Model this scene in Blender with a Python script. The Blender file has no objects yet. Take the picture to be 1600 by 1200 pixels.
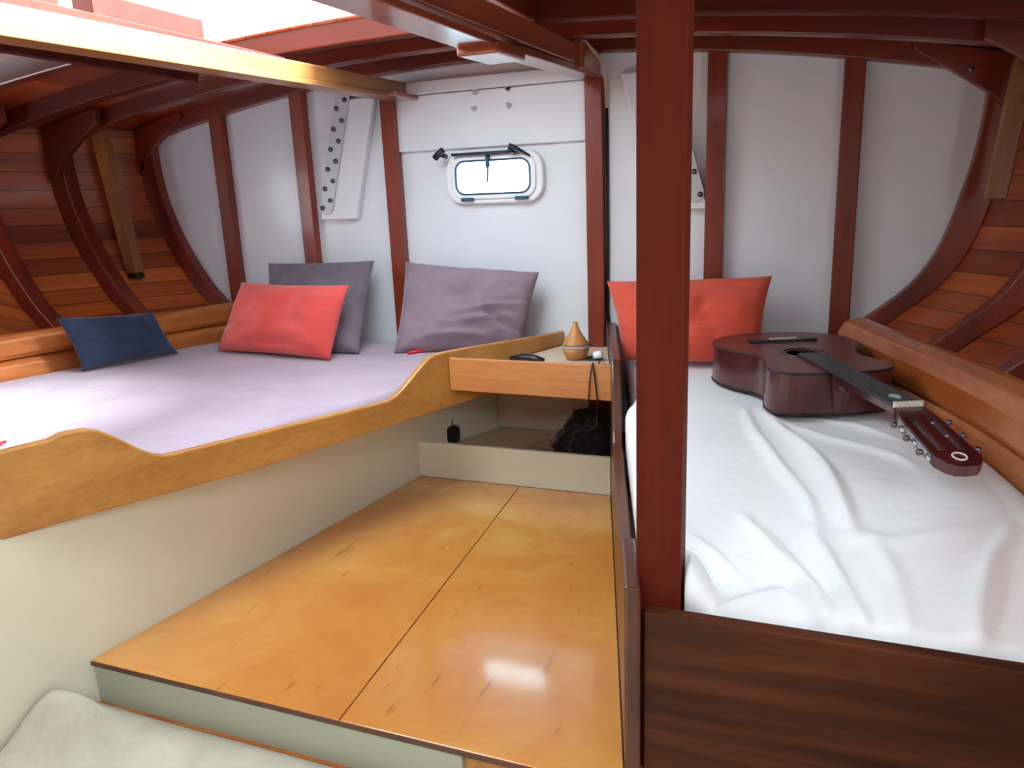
import bpy, bmesh, math, random
from mathutils import Vector, Matrix, noise
random.seed(7)
SC = bpy.context.scene
COL = SC.collection
K = 0.78                      # one drawing unit in metres (all geometry below is laid out in drawing units)

# ------------------------------------------------------------------ camera
F = 1200.0
CAM = Vector((0, 0, 1.1))
RM = (Matrix.Rotation(math.radians(21.5), 3, 'Z') @ Matrix.Rotation(math.radians(90 - 14.0), 3, 'X')
      @ Matrix.Rotation(math.radians(-2.33), 3, 'Z'))
cd = bpy.data.cameras.new('camera'); cam = bpy.data.objects.new('camera', cd); COL.objects.link(cam)
cd.sensor_width = 36; cd.lens = 36 * F / 1600; cd.clip_start = 0.02; cd.clip_end = 200
cam.matrix_world = Matrix.Translation(CAM * K) @ RM.to_4x4()
SC.camera = cam

# ------------------------------------------------------------------ sky, sun, exposure
W = bpy.data.worlds.new('sky'); SC.world = W; W.use_nodes = True
bg = W.node_tree.nodes['Background']
bg.inputs[0].default_value = (0.80, 0.92, 1.0, 1); bg.inputs[1].default_value = 5.6
sl = bpy.data.lights.new('sun', 'SUN'); sun = bpy.data.objects.new('sun', sl); COL.objects.link(sun)
sl.energy = 24; sl.angle = math.radians(28); sl.color = (0.86, 0.97, 1.0)
sun.rotation_euler = Vector((-1.62, -.60, -1.22)).to_track_quat('-Z', 'Y').to_euler()
sun.location = (1.5, 0.5, 3)
SC.view_settings.view_transform = 'Standard'; SC.view_settings.look = 'None'
SC.view_settings.gamma = 1; SC.view_settings.use_curve_mapping = False
SC.view_settings.exposure = 0.88

# ------------------------------------------------------------------ projection helpers (pixel on a known plane)
def ray(px, py): return RM @ Vector(((px - 800) / F, -(py - 600) / F, -1.0))
def onz(px, py, z): d = ray(px, py); return CAM + d * ((z - CAM.z) / d.z)
def ony(px, py, y): d = ray(px, py); return CAM + d * (y / d.y)

# ------------------------------------------------------------------ node materials
def srgb(r, g, b):
    f = lambda c: (c / 255 / 12.92) if c / 255 <= .04045 else ((c / 255 + .055) / 1.055) ** 2.4
    return (f(r), f(g), f(b), 1)

def newmat(name):
    m = bpy.data.materials.new(name); m.use_nodes = True
    nt = m.node_tree; p = nt.nodes['Principled BSDF']
    return m, nt, p

def coords(nt, kind='Object', scale=(1, 1, 1), rot=(0, 0, 0)):
    tc = nt.nodes.new('ShaderNodeTexCoord'); mp = nt.nodes.new('ShaderNodeMapping')
    s = 1 / K if kind == 'Object' else 1
    mp.inputs['Scale'].default_value = tuple(c * s for c in scale); mp.inputs['Rotation'].default_value = rot
    nt.links.new(tc.outputs[kind], mp.inputs[0]); return mp.outputs[0]

def ramp(nt, fac, stops):
    r = nt.nodes.new('ShaderNodeValToRGB'); e = r.color_ramp.elements
    e[0].position, e[0].color = stops[0]; e[1].position, e[1].color = stops[-1]
    for s in stops[1:-1]:
        k = e.new(s[0]); k.color = s[1]
    nt.links.new(fac, r.inputs[0]); return r.outputs[0]

def mixc(nt, a, b, fac, mode='MIX'):
    n = nt.nodes.new('ShaderNodeMix'); n.data_type = 'RGBA'; n.blend_type = mode
    for s, v in ((n.inputs[6], a), (n.inputs[7], b), (n.inputs[0], fac)):
        if hasattr(v, 'is_output') or isinstance(v, bpy.types.NodeSocket): nt.links.new(v, s)
        else: s.default_value = v
    return n.outputs[2]

def noisef(nt, vec, scale, detail=4, rough=.55, dist=0.0):
    n = nt.nodes.new('ShaderNodeTexNoise'); n.inputs['Scale'].default_value = scale
    n.inputs['Detail'].default_value = detail; n.inputs['Roughness'].default_value = rough
    n.inputs['Distortion'].default_value = dist
    nt.links.new(vec, n.inputs['Vector']); return n.outputs['Fac']

def math_n(nt, op, a, b=None, c=None):
    n = nt.nodes.new('ShaderNodeMath'); n.operation = op
    for i, v in enumerate((a, b, c)):
        if v is None: continue
        if isinstance(v, (int, float)): n.inputs[i].default_value = v
        else: nt.links.new(v, n.inputs[i])
    return n.outputs[0]

def bump(nt, p, h, strength=.2, dist=.01):
    b = nt.nodes.new('ShaderNodeBump'); b.inputs['Strength'].default_value = strength
    b.inputs['Distance'].default_value = dist
    nt.links.new(h, b.inputs['Height']); nt.links.new(b.outputs[0], p.inputs['Normal'])

def plain(name, col, rough=.6, metal=0, coat=0, noise_amt=.06, spec=.5):
    m, nt, p = newmat(name)
    v = coords(nt)
    f = noisef(nt, v, 6, 3)
    dark = tuple(c * (1 - noise_amt * 2) for c in col[:3]) + (1,)
    nt.links.new(ramp(nt, f, [(.3, dark), (.7, col)]), p.inputs['Base Color'])
    p.inputs['Roughness'].default_value = rough; p.inputs['Metallic'].default_value = metal
    p.inputs['Coat Weight'].default_value = coat; p.inputs['Coat Roughness'].default_value = .12
    p.inputs['Specular IOR Level'].default_value = spec
    return m

def wood(name, light, dark, axis='y', rough=.35, coat=.6, ring=1.0, kind='Object', planks=0, plank_axis=2, knots=0, coat_rough=.12, var=.5, spec=.5, dist=.8):
    SPEC = spec
    m, nt, p = newmat(name)
    st = {'x': (.7, 9, 9), 'y': (9, .7, 9), 'z': (9, 9, .7)}[axis]
    v = coords(nt, kind, st)
    big = noisef(nt, v, .55 * ring, 3, .5, dist)
    fine = noisef(nt, v, 5.5 * ring, 5, .65, .3)
    c1 = ramp(nt, big, [(.3, dark), (.5, tuple((a + b) / 2 for a, b in zip(light, dark))), (.72, light)])
    c2 = ramp(nt, fine, [(.3, (.62, .55, .5, 1)), (.62, (1, 1, 1, 1))])
    col = mixc(nt, c1, c2, .55, 'MULTIPLY')
    if planks:
        tc = nt.nodes.new('ShaderNodeTexCoord'); sp = nt.nodes.new('ShaderNodeSeparateXYZ')
        nt.links.new(tc.outputs[kind], sp.inputs[0])
        q = math_n(nt, 'MULTIPLY', sp.outputs[plank_axis], (1 / K if kind == 'Object' else 1) / planks)
        fl = math_n(nt, 'FLOOR', q); fr = math_n(nt, 'SUBTRACT', q, fl)
        wn = nt.nodes.new('ShaderNodeTexWhiteNoise'); wn.noise_dimensions = '1D'; nt.links.new(fl, wn.inputs['W'])
        tint = ramp(nt, wn.outputs[0], [(0, (1 - var, 1 - var * 1.15, 1 - var * 1.2, 1)), (.5, (1 - var * .4, 1 - var * .45, 1 - var * .45, 1)), (1, (1, 1, 1, 1))])
        col = mixc(nt, col, tint, 1.0, 'MULTIPLY')
        e = math_n(nt, 'ABSOLUTE', math_n(nt, 'SUBTRACT', fr, .5))
        seam = math_n(nt, 'GREATER_THAN', e, .47)
        col = mixc(nt, col, (.03, .008, .003, 1), math_n(nt, 'MULTIPLY', seam, .75))
    if knots:
        vk = coords(nt, kind, {'x': (3, 9, 9), 'y': (9, 3, 9), 'z': (9, 9, 3)}[axis])
        vo = nt.nodes.new('ShaderNodeTexVoronoi'); vo.inputs['Scale'].default_value = knots; nt.links.new(vk, vo.inputs['Vector'])
        kf = ramp(nt, vo.outputs['Distance'], [(.05, (1, 1, 1, 1)), (.14, (0, 0, 0, 1))])
        col = mixc(nt, col, (dark[0] * .35, dark[1] * .3, dark[2] * .3, 1), kf)
    nt.links.new(col, p.inputs['Base Color'])
    p.inputs['Roughness'].default_value = rough
    p.inputs['Coat Weight'].default_value = coat; p.inputs['Coat Roughness'].default_value = coat_rough
    p.inputs['Specular IOR Level'].default_value = SPEC
    bump(nt, p, fine, .08, .004)
    return m

def fabric(name, col, col2, wr=.25, rough=.9, scale=5):
    m, nt, p = newmat(name)
    v = coords(nt)
    f = noisef(nt, v, scale, 4, .6, .6)
    nt.links.new(ramp(nt, f, [(.3, col2), (.65, col)]), p.inputs['Base Color'])
    p.inputs['Roughness'].default_value = rough; p.inputs['Specular IOR Level'].default_value = .2
    p.inputs['Sheen Weight'].default_value = .25
    wv = noisef(nt, v, 260, 2)
    f2 = noisef(nt, v, 9, 3, .5, 1.2)
    h = math_n(nt, 'ADD', math_n(nt, 'MULTIPLY', wv, .08), f2)
    bump(nt, p, h, wr, .02)
    return m

MAH_L, MAH_D = srgb(128, 46, 24), srgb(74, 22, 12)
M = dict(
    mah_x=wood('mahogany_x', MAH_L, MAH_D, 'x', .38, .25),
    mah_y=wood('mahogany_y', MAH_L, MAH_D, 'y', .38, .25),
    mah_z=wood('mahogany_z', srgb(146, 58, 32), srgb(98, 32, 18), 'z', .4, .2),
    post=wood('post_wood', srgb(102, 33, 15), srgb(76, 22, 9), 'z', .6, 0, spec=.15),
    post_x=wood('dark_red_wood', srgb(100, 34, 18), srgb(62, 18, 9), 'x', .55, 0, spec=.2),  # darkened mahogany, its colour stands in for shade around the hatch
    carlin_r=wood('carlin_red', srgb(176, 92, 58), srgb(120, 50, 30), 'y', .3, .7),
    carlin_l=wood('carlin_pale', srgb(176, 124, 72), srgb(134, 86, 46), 'y', .35, .25),
    hull=wood('hull_planks', srgb(218, 116, 52), srgb(146, 58, 26), 'x', .4, .25, kind='UV', planks=.082, plank_axis=1, knots=1.3, var=.5),
    deck=wood('deck_planks', srgb(196, 92, 44), srgb(128, 48, 22), 'y', .28, .8, planks=.095, plank_axis=0, var=.4),
    ledge=wood('ledge_pine', srgb(208, 128, 60), srgb(160, 78, 34), 'y', .35, .4, knots=.7),
    rail=wood('rail_oak', srgb(202, 148, 76), srgb(174, 116, 52), 'y', .4, .3, ring=1.4),
    railx=wood('rail_oak_x', srgb(208, 142, 78), srgb(184, 112, 56), 'x', .4, .3, ring=1.4),
    foot=wood('footboard_wood', srgb(104, 54, 26), srgb(46, 20, 8), 'x', .55, 0, spec=.2, ring=1.1, knots=.25, dist=2.6),
    sidewood=wood('side_wood', srgb(104, 52, 30), srgb(66, 32, 18), 'y', .4, .35),
    strut=wood('strut_pine', srgb(176, 118, 60), srgb(130, 76, 36), 'z', .5, .15),
    white=plain('white_paint', srgb(224, 228, 232), .35, coat=.25, noise_amt=.02),
    whiteb=plain('white_paint_board', srgb(224, 228, 232), .4, coat=.2, noise_amt=.02),
    cream=plain('cream_panel', srgb(220, 215, 190), .5, noise_amt=.02),
    creamd=plain('locker_lining', srgb(206, 186, 160), .6, noise_amt=.04),
    riser=plain('riser_paint', srgb(176, 181, 160), .55, noise_amt=.02),
    carpet=fabric('pale_carpet', srgb(196, 196, 182), srgb(182, 182, 168), .3, scale=8),
    rug=fabric('pale_rug', srgb(190, 184, 164), srgb(168, 160, 142), .4, scale=6),
    lilac=fabric('lilac_sheet', srgb(184, 164, 178), srgb(168, 148, 163), .22, scale=3),
    sheet=fabric('white_sheet', srgb(244, 249, 249), srgb(237, 243, 243), .16, scale=3),
    red=fabric('red_cotton', srgb(226, 92, 84), srgb(206, 74, 68), .2),
    orange=fabric('orange_cotton', srgb(222, 92, 70), srgb(204, 76, 56), .25),
    navy=fabric('navy_cotton', srgb(42, 58, 82), srgb(32, 44, 66), .25),
    grey=fabric('taupe_cotton', srgb(144, 124, 134), srgb(130, 112, 122), .3),
    dgrey=fabric('dark_taupe_cotton', srgb(118, 106, 116), srgb(102, 92, 102), .3),
    black=plain('black_plastic', srgb(24, 24, 28), .4),
    pouch=fabric('black_cloth', srgb(26, 26, 28), srgb(16, 16, 18), .5),
    bag=fabric('black_bag_cloth', srgb(38, 38, 42), srgb(18, 18, 20), .9, rough=.5, scale=14),
    rag=fabric('grey_cloth', srgb(150, 132, 118), srgb(110, 90, 76), .7),
    steel=plain('steel', srgb(190, 194, 196), .35, metal=.7),
    steelp=plain('painted_steel', srgb(196, 202, 204), .4, metal=.15),
    bolt=plain('bolt_steel', srgb(110, 112, 116), .3, metal=.9),
    chrome=plain('chrome', srgb(220, 222, 226), .12, metal=1),
    wplastic=plain('white_plastic', srgb(238, 240, 242), .3, coat=.3, noise_amt=.01),
    gasket=plain('teal_gasket', srgb(40, 84, 100), .45),
    dblue=plain('dark_blue_plastic', srgb(22, 34, 52), .35),
    gtop=wood('guitar_top', srgb(122, 54, 42), srgb(98, 38, 30), 'y', .42, .15, ring=2),
    gside=wood('guitar_side', srgb(90, 30, 32), srgb(62, 18, 20), 'y', .3, .6, ring=2),
    gdark=plain('ebony', srgb(44, 48, 56), .4),
    gblack=plain('binding_black', srgb(22, 14, 14), .4),
    ivory=plain('ivory', srgb(228, 224, 206), .4),
    pearl=plain('pearl', srgb(190, 232, 230), .25, coat=.5),
    cord=plain('cord_black', srgb(28, 26, 28), .6),
    cable=plain('cable_beige', srgb(196, 170, 140), .6),
    redp=plain('red_plastic', srgb(206, 30, 44), .4),
    stain=plain('stain', srgb(176, 173, 180), .7),
)
# varnished plywood sole
def sole_mat():
    m, nt, p = newmat('varnished_plywood')
    v = coords(nt, 'Object', (6, .9, 1), (0, 0, math.radians(-14)))
    v1 = coords(nt, 'Object', (1, 1, 1))
    c = ramp(nt, math_n(nt, 'ADD', math_n(nt, 'MULTIPLY', noisef(nt, v1, 1.1, 2, .5, .3), .55), math_n(nt, 'MULTIPLY', noisef(nt, v1, 3.4, 5, .62, 1.6), .45)), [(.30, srgb(186, 112, 48)), (.5, srgb(200, 134, 62)), (.70, srgb(214, 168, 90))])
    st = ramp(nt, noisef(nt, v, 4.5, 4, .6, .3), [(.26, (.48, .34, .22, 1)), (.36, (1, 1, 1, 1))])
    c = mixc(nt, c, st, .75, 'MULTIPLY')
    nt.links.new(c, p.inputs['Base Color'])
    rr = nt.nodes.new('ShaderNodeMapRange'); nt.links.new(noisef(nt, v1, 5, 4), rr.inputs[0])
    rr.inputs[3].default_value = .12; rr.inputs[4].default_value = .34
    nt.links.new(rr.outputs[0], p.inputs['Roughness'])
    p.inputs['Coat Weight'].default_value = 1; p.inputs['Coat Roughness'].default_value = .09
    bump(nt, p, noisef(nt, v1, 9, 3), .05, .01)
    return m
M['sole'] = sole_mat()
M['diff'] = wood('diffuser_wood', srgb(214, 156, 92), srgb(170, 104, 50), 'z', .5, 0, ring=2)
def glass_mat(name, tint, gl):
    m = bpy.data.materials.new(name); m.use_nodes = True; nt = m.node_tree; nt.nodes.clear()
    o = nt.nodes.new('ShaderNodeOutputMaterial'); mx = nt.nodes.new('ShaderNodeMixShader')
    t = nt.nodes.new('ShaderNodeBsdfTransparent'); g = nt.nodes.new('ShaderNodeBsdfGlossy')
    t.inputs[0].default_value = tint; g.inputs['Roughness'].default_value = .05
    mx.inputs[0].default_value = gl
    nt.links.new(t.outputs[0], mx.inputs[1]); nt.links.new(g.outputs[0], mx.inputs[2]); nt.links.new(mx.outputs[0], o.inputs[0])
    return m
M['pane'] = glass_mat('portlight_glass', (.86, .98, 1, 1), .06)

# ------------------------------------------------------------------ mesh helpers
def obj(name, verts, faces, m, parent=None, smooth=False, bevel=0, subsurf=0, uv=None, solid=None, autos=None):
    me = bpy.data.meshes.new(name)
    me.from_pydata([tuple(Vector(v) * K) for v in verts], [], faces)
    bm = bmesh.new(); bm.from_mesh(me)
    if solid is None: bmesh.ops.recalc_face_normals(bm, faces=bm.faces)
    bm.to_mesh(me); bm.free()
    if uv:
        ul = me.uv_layers.new(name='UVMap')
        for lp in me.loops: ul.data[lp.index].uv = uv[lp.vertex_index]
    me.materials.append(m)
    for f in me.polygons: f.use_smooth = smooth
    o = bpy.data.objects.new(name, me); COL.objects.link(o)
    if parent:
        o.parent = parent
        if parent.parent is None: o.matrix_parent_inverse = Matrix.Translation(-parent.location)
    if solid is not None:
        s = o.modifiers.new('t', 'SOLIDIFY'); s.thickness = abs(solid) * K; s.offset = 1 if solid > 0 else -1
    if bevel:
        b = o.modifiers.new('b', 'BEVEL'); b.width = bevel * K; b.segments = 2; b.limit_method = 'ANGLE'; b.angle_limit = math.radians(35)
    if subsurf:
        s = o.modifiers.new('s', 'SUBSURF'); s.levels = subsurf; s.render_levels = subsurf
    return o

def tag(o, label, cat, group=None):
    o['label'] = label; o['category'] = cat
    if group: o['group'] = group
    return o
def struct(o): o['kind'] = 'structure'; return o
def thing(name, label, cat, loc, group=None):
    o = bpy.data.objects.new(name, None); COL.objects.link(o)
    o.location = Vector(loc) * K; o.empty_display_size = .05
    return tag(o, label, cat, group)

class MB:
    def __init__(s): s.v = []; s.f = []
    def add(s, v, f):
        n = len(s.v); s.v += [Vector(a) for a in v]; s.f += [[i + n for i in q] for q in f]; return s
    def box(s, x0, x1, y0, y1, z0, z1):
        return s.add([(x0, y0, z0), (x1, y0, z0), (x1, y1, z0), (x0, y1, z0), (x0, y0, z1), (x1, y0, z1), (x1, y1, z1), (x0, y1, z1)],
                     [(0, 3, 2, 1), (4, 5, 6, 7), (0, 1, 5, 4), (1, 2, 6, 5), (2, 3, 7, 6), (3, 0, 4, 7)])
    def prism(s, pts, ext):
        n = len(pts); ext = Vector(ext); p = [Vector(a) for a in pts]
        return s.add(p + [a + ext for a in p], [list(range(n))[::-1], list(range(n, 2 * n))] + [[i, (i + 1) % n, (i + 1) % n + n, i + n] for i in range(n)])
    def tube(s, pts, r, n=10, caps=True):
        pts = [Vector(p) for p in pts]; rs = r if isinstance(r, (list, tuple)) else [r] * len(pts)
        rings = []; up = Vector((0, 0, 1))
        for i, p in enumerate(pts):
            d = (pts[min(i + 1, len(pts) - 1)] - pts[max(i - 1, 0)]).normalized()
            u = d.cross(up)
            if u.length < .05: u = d.cross(Vector((1, 0, 0)))
            u.normalize(); w = u.cross(d); rings.append([p + (u * math.cos(a) + w * math.sin(a)) * rs[i] for a in [2 * math.pi * k / n for k in range(n)]])
        v = [q for r_ in rings for q in r_]; f = []
        for i in range(len(pts) - 1):
            for k in range(n): f.append([i * n + k, i * n + (k + 1) % n, (i + 1) * n + (k + 1) % n, (i + 1) * n + k])
        if caps: f += [list(range(n))[::-1], [len(v) - n + k for k in range(n)]]
        return s.add(v, f)
    def lathe(s, prof, c, n=28, axis=None, U=None, V=None):
        # prof = (radius, height) pairs, axis default z
        A = Vector(axis or (0, 0, 1)).normalized(); U = A.orthogonal().normalized(); V = A.cross(U); c = Vector(c)
        v = []; f = []
        for (r, h) in prof:
            for k in range(n):
                a = 2 * math.pi * k / n; v.append(c + A * h + (U * math.cos(a) + V * math.sin(a)) * max(r, .0004))
        for i in range(len(prof) - 1):
            for k in range(n): f.append([i * n + k, i * n + (k + 1) % n, (i + 1) * n + (k + 1) % n, (i + 1) * n + k])
        f += [list(range(n))[::-1], [len(v) - n + k for k in range(n)]]
        return s.add(v, f)
    def build(s, name, m, parent=None, **kw): return obj(name, s.v, s.f, m, parent, **kw)

def box(name, b, m, parent=None, **kw): return MB().box(*b).build(name, m, parent, **kw)
def lerp(a, b, t): return a + (b - a) * t
def interp(tab, x):
    if x <= tab[0][0]: return tab[0][1]
    for (a, fa), (b, fb) in zip(tab, tab[1:]):
        if x <= b: return lerp(fa, fb, (x - a) / (b - a))
    return tab[-1][1]
def sinterp(tab, x):        # smooth
    if x <= tab[0][0]: return tab[0][1]
    if x >= tab[-1][0]: return tab[-1][1]
    for i in range(len(tab) - 1):
        a, b = tab[i], tab[i + 1]
        if x <= b[0]:
            t = (x - a[0]) / (b[0] - a[0])
            m0 = (b[1] - tab[max(i - 1, 0)][1]) / (b[0] - tab[max(i - 1, 0)][0])
            nx = tab[min(i + 2, len(tab) - 1)]; m1 = (nx[1] - a[1]) / (nx[0] - a[0])
            h = b[0] - a[0]
            return (2*t**3-3*t**2+1)*a[1] + (t**3-2*t**2+t)*h*m0 + (-2*t**3+3*t**2)*b[1] + (t**3-t**2)*h*m1

# ------------------------------------------------------------------ hull geometry
T = 3.05; CX = -1.25; ZL = -.13
WT = [(-.3, .30), (0, .62), (.25, .98), (.4, 1.2), (.5, 1.32), (.62, 1.455), (.72, 1.565), (.86, 1.655), (1.05, 1.72), (1.2, 1.752), (1.38, 1.765), (1.55, 1.765), (1.8, 1.765)]
GT = [(-1.2, .5), (.5, .5), (1.2, .49), (1.66, .47), (2.0, .43), (2.4, .31), (2.7, .18), (2.99, .0), (3.2, -.05)]
LT = [(-1.2, 1.76), (.5, 1.76), (1.2, 1.75), (1.66, 1.72), (2.0, 1.66), (2.3, 1.57), (2.6, 1.46), (2.95, 1.345), (3.1, 1.30)]
def hw(z): return sinterp(WT, z)
def hb(z, side): return (-.035 if side < 0 else .015) * math.exp(-((z - .78) / .2) ** 2)
def hg(y): return sinterp(GT, y)
def hl(y): return sinterp(LT, y)
def hm(y): return 1.765 + hg(y)
def zbeam(h, y): return 1.61 - .2 * (h / hm(y)) ** 2
SKIN = .085

# hull skins (a side window is let into the left skin, forward of the view)
WY0, WY1, WZ0, WZ1 = .72, 1.62, .84, 1.30
def hull(side):
    ys = [-1.2 + i * (T + .06 + 1.2) / 44 for i in range(45)]; zs = [-.3 + i * 2.05 / 44 for i in range(45)]
    v = []; uv = []; f = []
    for y in ys:
        arc = 0; prev = None
        for z in zs:
            h = lerp(hw(z), max(hw(z), 1.25), smst(2.3, 1.5, y) if False else max(0, min(1, (2.3 - y) / .8))) + hb(z, side) + SKIN + hg(y); p = (CX + side * h, y, z)
            if prev: arc += math.hypot(h - prev[0], z - prev[1])
            prev = (h, z); v.append(p); uv.append((y * .85 + side * 3, arc - .3 + .02 * y))
    n = len(zs)
    for i in range(len(ys) - 1):
        for j in range(n - 1):
            if (WY0 < ys[i] < WY1 if side < 0 else .35 < ys[i] < 1.25) and WZ0 < zs[j] < WZ1: continue  # right skin: unseen opening added to let in more light
            q = [i * n + j, (i + 1) * n + j, (i + 1) * n + j + 1, i * n + j + 1]; f.append(q if side < 0 else q[::-1])
    o = obj('wall_left' if side < 0 else 'wall_right', v, f, M['hull'], smooth=True, uv=uv, solid=-.04)
    return struct(o)
hull(-1); hull(1)

_y = [y for y in [-1.2 + i * (T + .06 + 1.2) / 44 for i in range(45)] if WY0 < y < WY1]; _z = [z for z in [-.3 + i * 2.05 / 44 for i in range(45)] if WZ0 < z < WZ1]
_ya, _yb, _za, _zb = _y[0], _y[-1] + .098, _z[0], _z[-1] + .0466
_h = lambda y, z: (CX - (hw(z) + hb(z, -1) + SKIN + hg(y)) + .01, y, z)
_p = [_h(lerp(_ya, _yb, i / 8), _za) for i in range(9)] + [_h(_yb, lerp(_za, _zb, i / 6)) for i in range(1, 7)] + [_h(lerp(_yb, _ya, i / 8), _zb) for i in range(1, 9)] + [_h(_ya, lerp(_zb, _za, i / 6)) for i in range(1, 7)]
struct(MB().tube(_p, .022, 8).build('window_2', M['wplastic'], smooth=True))

_yr = [y for y in [-1.2 + i * (T + .06 + 1.2) / 44 for i in range(45)] if .35 < y < 1.25]; _ya, _yb = _yr[0], _yr[-1] + .098
_h = lambda y, z: (CX + (hw(z) + hb(z, 1) + SKIN + hg(y)) - .01, y, z)
_p = [_h(lerp(_ya, _yb, i / 8), _za) for i in range(9)] + [_h(_yb, lerp(_za, _zb, i / 6)) for i in range(1, 7)] + [_h(lerp(_yb, _ya, i / 8), _zb) for i in range(1, 9)] + [_h(_ya, lerp(_zb, _za, i / 6)) for i in range(1, 7)]
struct(MB().tube(_p, .022, 8).build('added_light_opening', M['wplastic'], smooth=True))  # frame of the unseen right hull opening, added for brightness

# transom with a port cut through it
PC = (-1.236, 1.163); PW, PH, PR = .215, .104, .075
def rrect(cx, cz, hw_, hh, r, n=8):
    out = []
    for (sx, sz, a0) in ((1, 1, 0), (-1, 1, 90), (-1, -1, 180), (1, -1, 270)):
        for k in range(n + 1):
            a = math.radians(a0 + 90 * k / n); out.append((cx + sx * (hw_ - r) + r * math.cos(a), cz + sz * (hh - r) + r * math.sin(a)))
    return out
def transom():
    bm = bmesh.new(); zs = [-.3 + i * .05 for i in range(40)]
    pts = [(CX - hw(z) - SKIN, z) for z in zs] + [(CX + hw(z) + SKIN, z) for z in reversed(zs)]
    es = []
    for loop in (pts, rrect(*PC, PW - .03, PH - .028, PR - .02)):
        vs = [bm.verts.new((x * K, T * K, z * K)) for x, z in loop]
        es += [bm.edges.new((vs[i], vs[(i + 1) % len(vs)])) for i in range(len(vs))]
    bmesh.ops.triangle_fill(bm, use_beauty=True, edges=es)
    for fc in bm.faces:
        if fc.normal.y > 0: fc.normal_flip()
    me = bpy.data.meshes.new('wall_back'); bm.to_mesh(me); bm.free(); me.materials.append(M['white'])
    o = bpy.data.objects.new('wall_back', me); COL.objects.link(o)
    s = o.modifiers.new('t', 'SOLIDIFY'); s.thickness = .05 * K; s.offset = -1
    return struct(o)
transom()

# deck head, cambered, with the hatch opening
HX0, HX1, HY0, HY1 = -2.10, -.85, .95, 2.4
GX1, GY0, GY1 = .60, -1.05, .12       # unseen opening over the viewer, added to brighten the cabin
def deck():
    ys = sorted(set([-1.2, GY0, -.5, 0, GY1, .6, HY0, 1.3, 1.6, 1.9, 2.15, HY1, 2.6, 2.8, 3.0, T + .05]))
    v = []; f = []; rows = []
    NL, NM, NG, NR = 10, 6, 6, 7
    for y in ys:
        L = CX - hm(y) - .12; R = CX + hm(y) + .12
        rows.append([lerp(L, HX0, i / NL) for i in range(NL)] + [lerp(HX0, HX1, i / NM) for i in range(NM)] + [lerp(HX1, GX1, i / NG) for i in range(NG)] + [lerp(GX1, R, i / NR) for i in range(NR + 1)])
    n = len(rows[0])
    for y, r in zip(ys, rows): v += [(x, y, zbeam(x - CX, y) + .07) for x in r]
    for i in range(len(ys) - 1):
        for j in range(n - 1):
            if HY0 <= ys[i] < HY1 and NL <= j < NL + NM: continue
            if GY0 <= ys[i] < GY1 and NL + NM <= j < NL + NM + NG: continue  # added light opening over the viewer
            f.append([i * n + j, (i + 1) * n + j, (i + 1) * n + j + 1, i * n + j + 1])
    return struct(obj('ceiling', v, f, M['deck'], smooth=True, solid=-.02))
deck()

# lower floor (carpeted) and closing bulkhead behind the viewer
struct(box('floor', (CX - 2.3, CX + 2.3, -1.2, T, ZL - .06, ZL), M['carpet']))
mb = MB()
mb.box(CX - 2.35, -1.5, -1.22, -1.16, ZL, 1.72); mb.box(.0, CX + 2.35, -1.22, -1.16, ZL, 1.72); mb.box(-1.5, .0, -1.22, -1.16, ZL, 1.72)
struct(mb.build('wall_front', M['post']))

# ------------------------------------------------------------------ ceiling beams
def beam(y, x0, x1, label, w=.055, d=.075, m=None):
    n = 18; pts = []
    xs = [lerp(x0, x1, i / n) for i in range(n + 1)]
    bot = [(x, y - w / 2, zbeam(x - CX, y)) for x in xs]; top = [(x, y - w / 2, zbeam(x - CX, y) + d) for x in xs]
    v = bot + top + [(a, b + w, c) for a, b, c in bot + top]; N = n + 1; f = []
    for i in range(n):
        f += [[i, i + 1, N + i + 1, N + i], [2 * N + i, 3 * N + i, 3 * N + i + 1, 2 * N + i + 1], [i, 2 * N + i, 2 * N + i + 1, i + 1]]
    f += [[0, N, 3 * N, 2 * N], [n, 2 * N + n, 3 * N + n, N + n]]
    tag(obj('ceiling_beam', v, f, m or M['mah_x'], bevel=.006), label, 'beam', 'cambered beams under the deck')
beam(T - .03, CX - 1.80, CX + 1.80, 'dark red cambered ceiling beam lying against the white aft wall')
names = ['second', 'third', 'fourth', 'fifth', 'sixth', 'seventh']
for i, y in enumerate((2.72, 2.43)):
    beam(y, CX - hm(y) - .04, CX + hm(y) + .04, 'dark red ceiling beam running hull to hull, %s forward from the white aft wall' % names[i], m=M['post_x'] if i else None)  # third beam darkened by colour in place of shade at the hatch edge
for i, y in enumerate((2.04, 1.71, 1.38, 1.05)):
    beam(y, CX - hm(y) - .04, HX0, 'varnished ceiling beam left of the open hatch, %s forward from the aft wall' % names[i + 2])
    beam(y, HX1, CX + hm(y) + .04, 'varnished ceiling beam right of the open hatch, %s forward from the aft wall' % names[i + 2])

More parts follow.
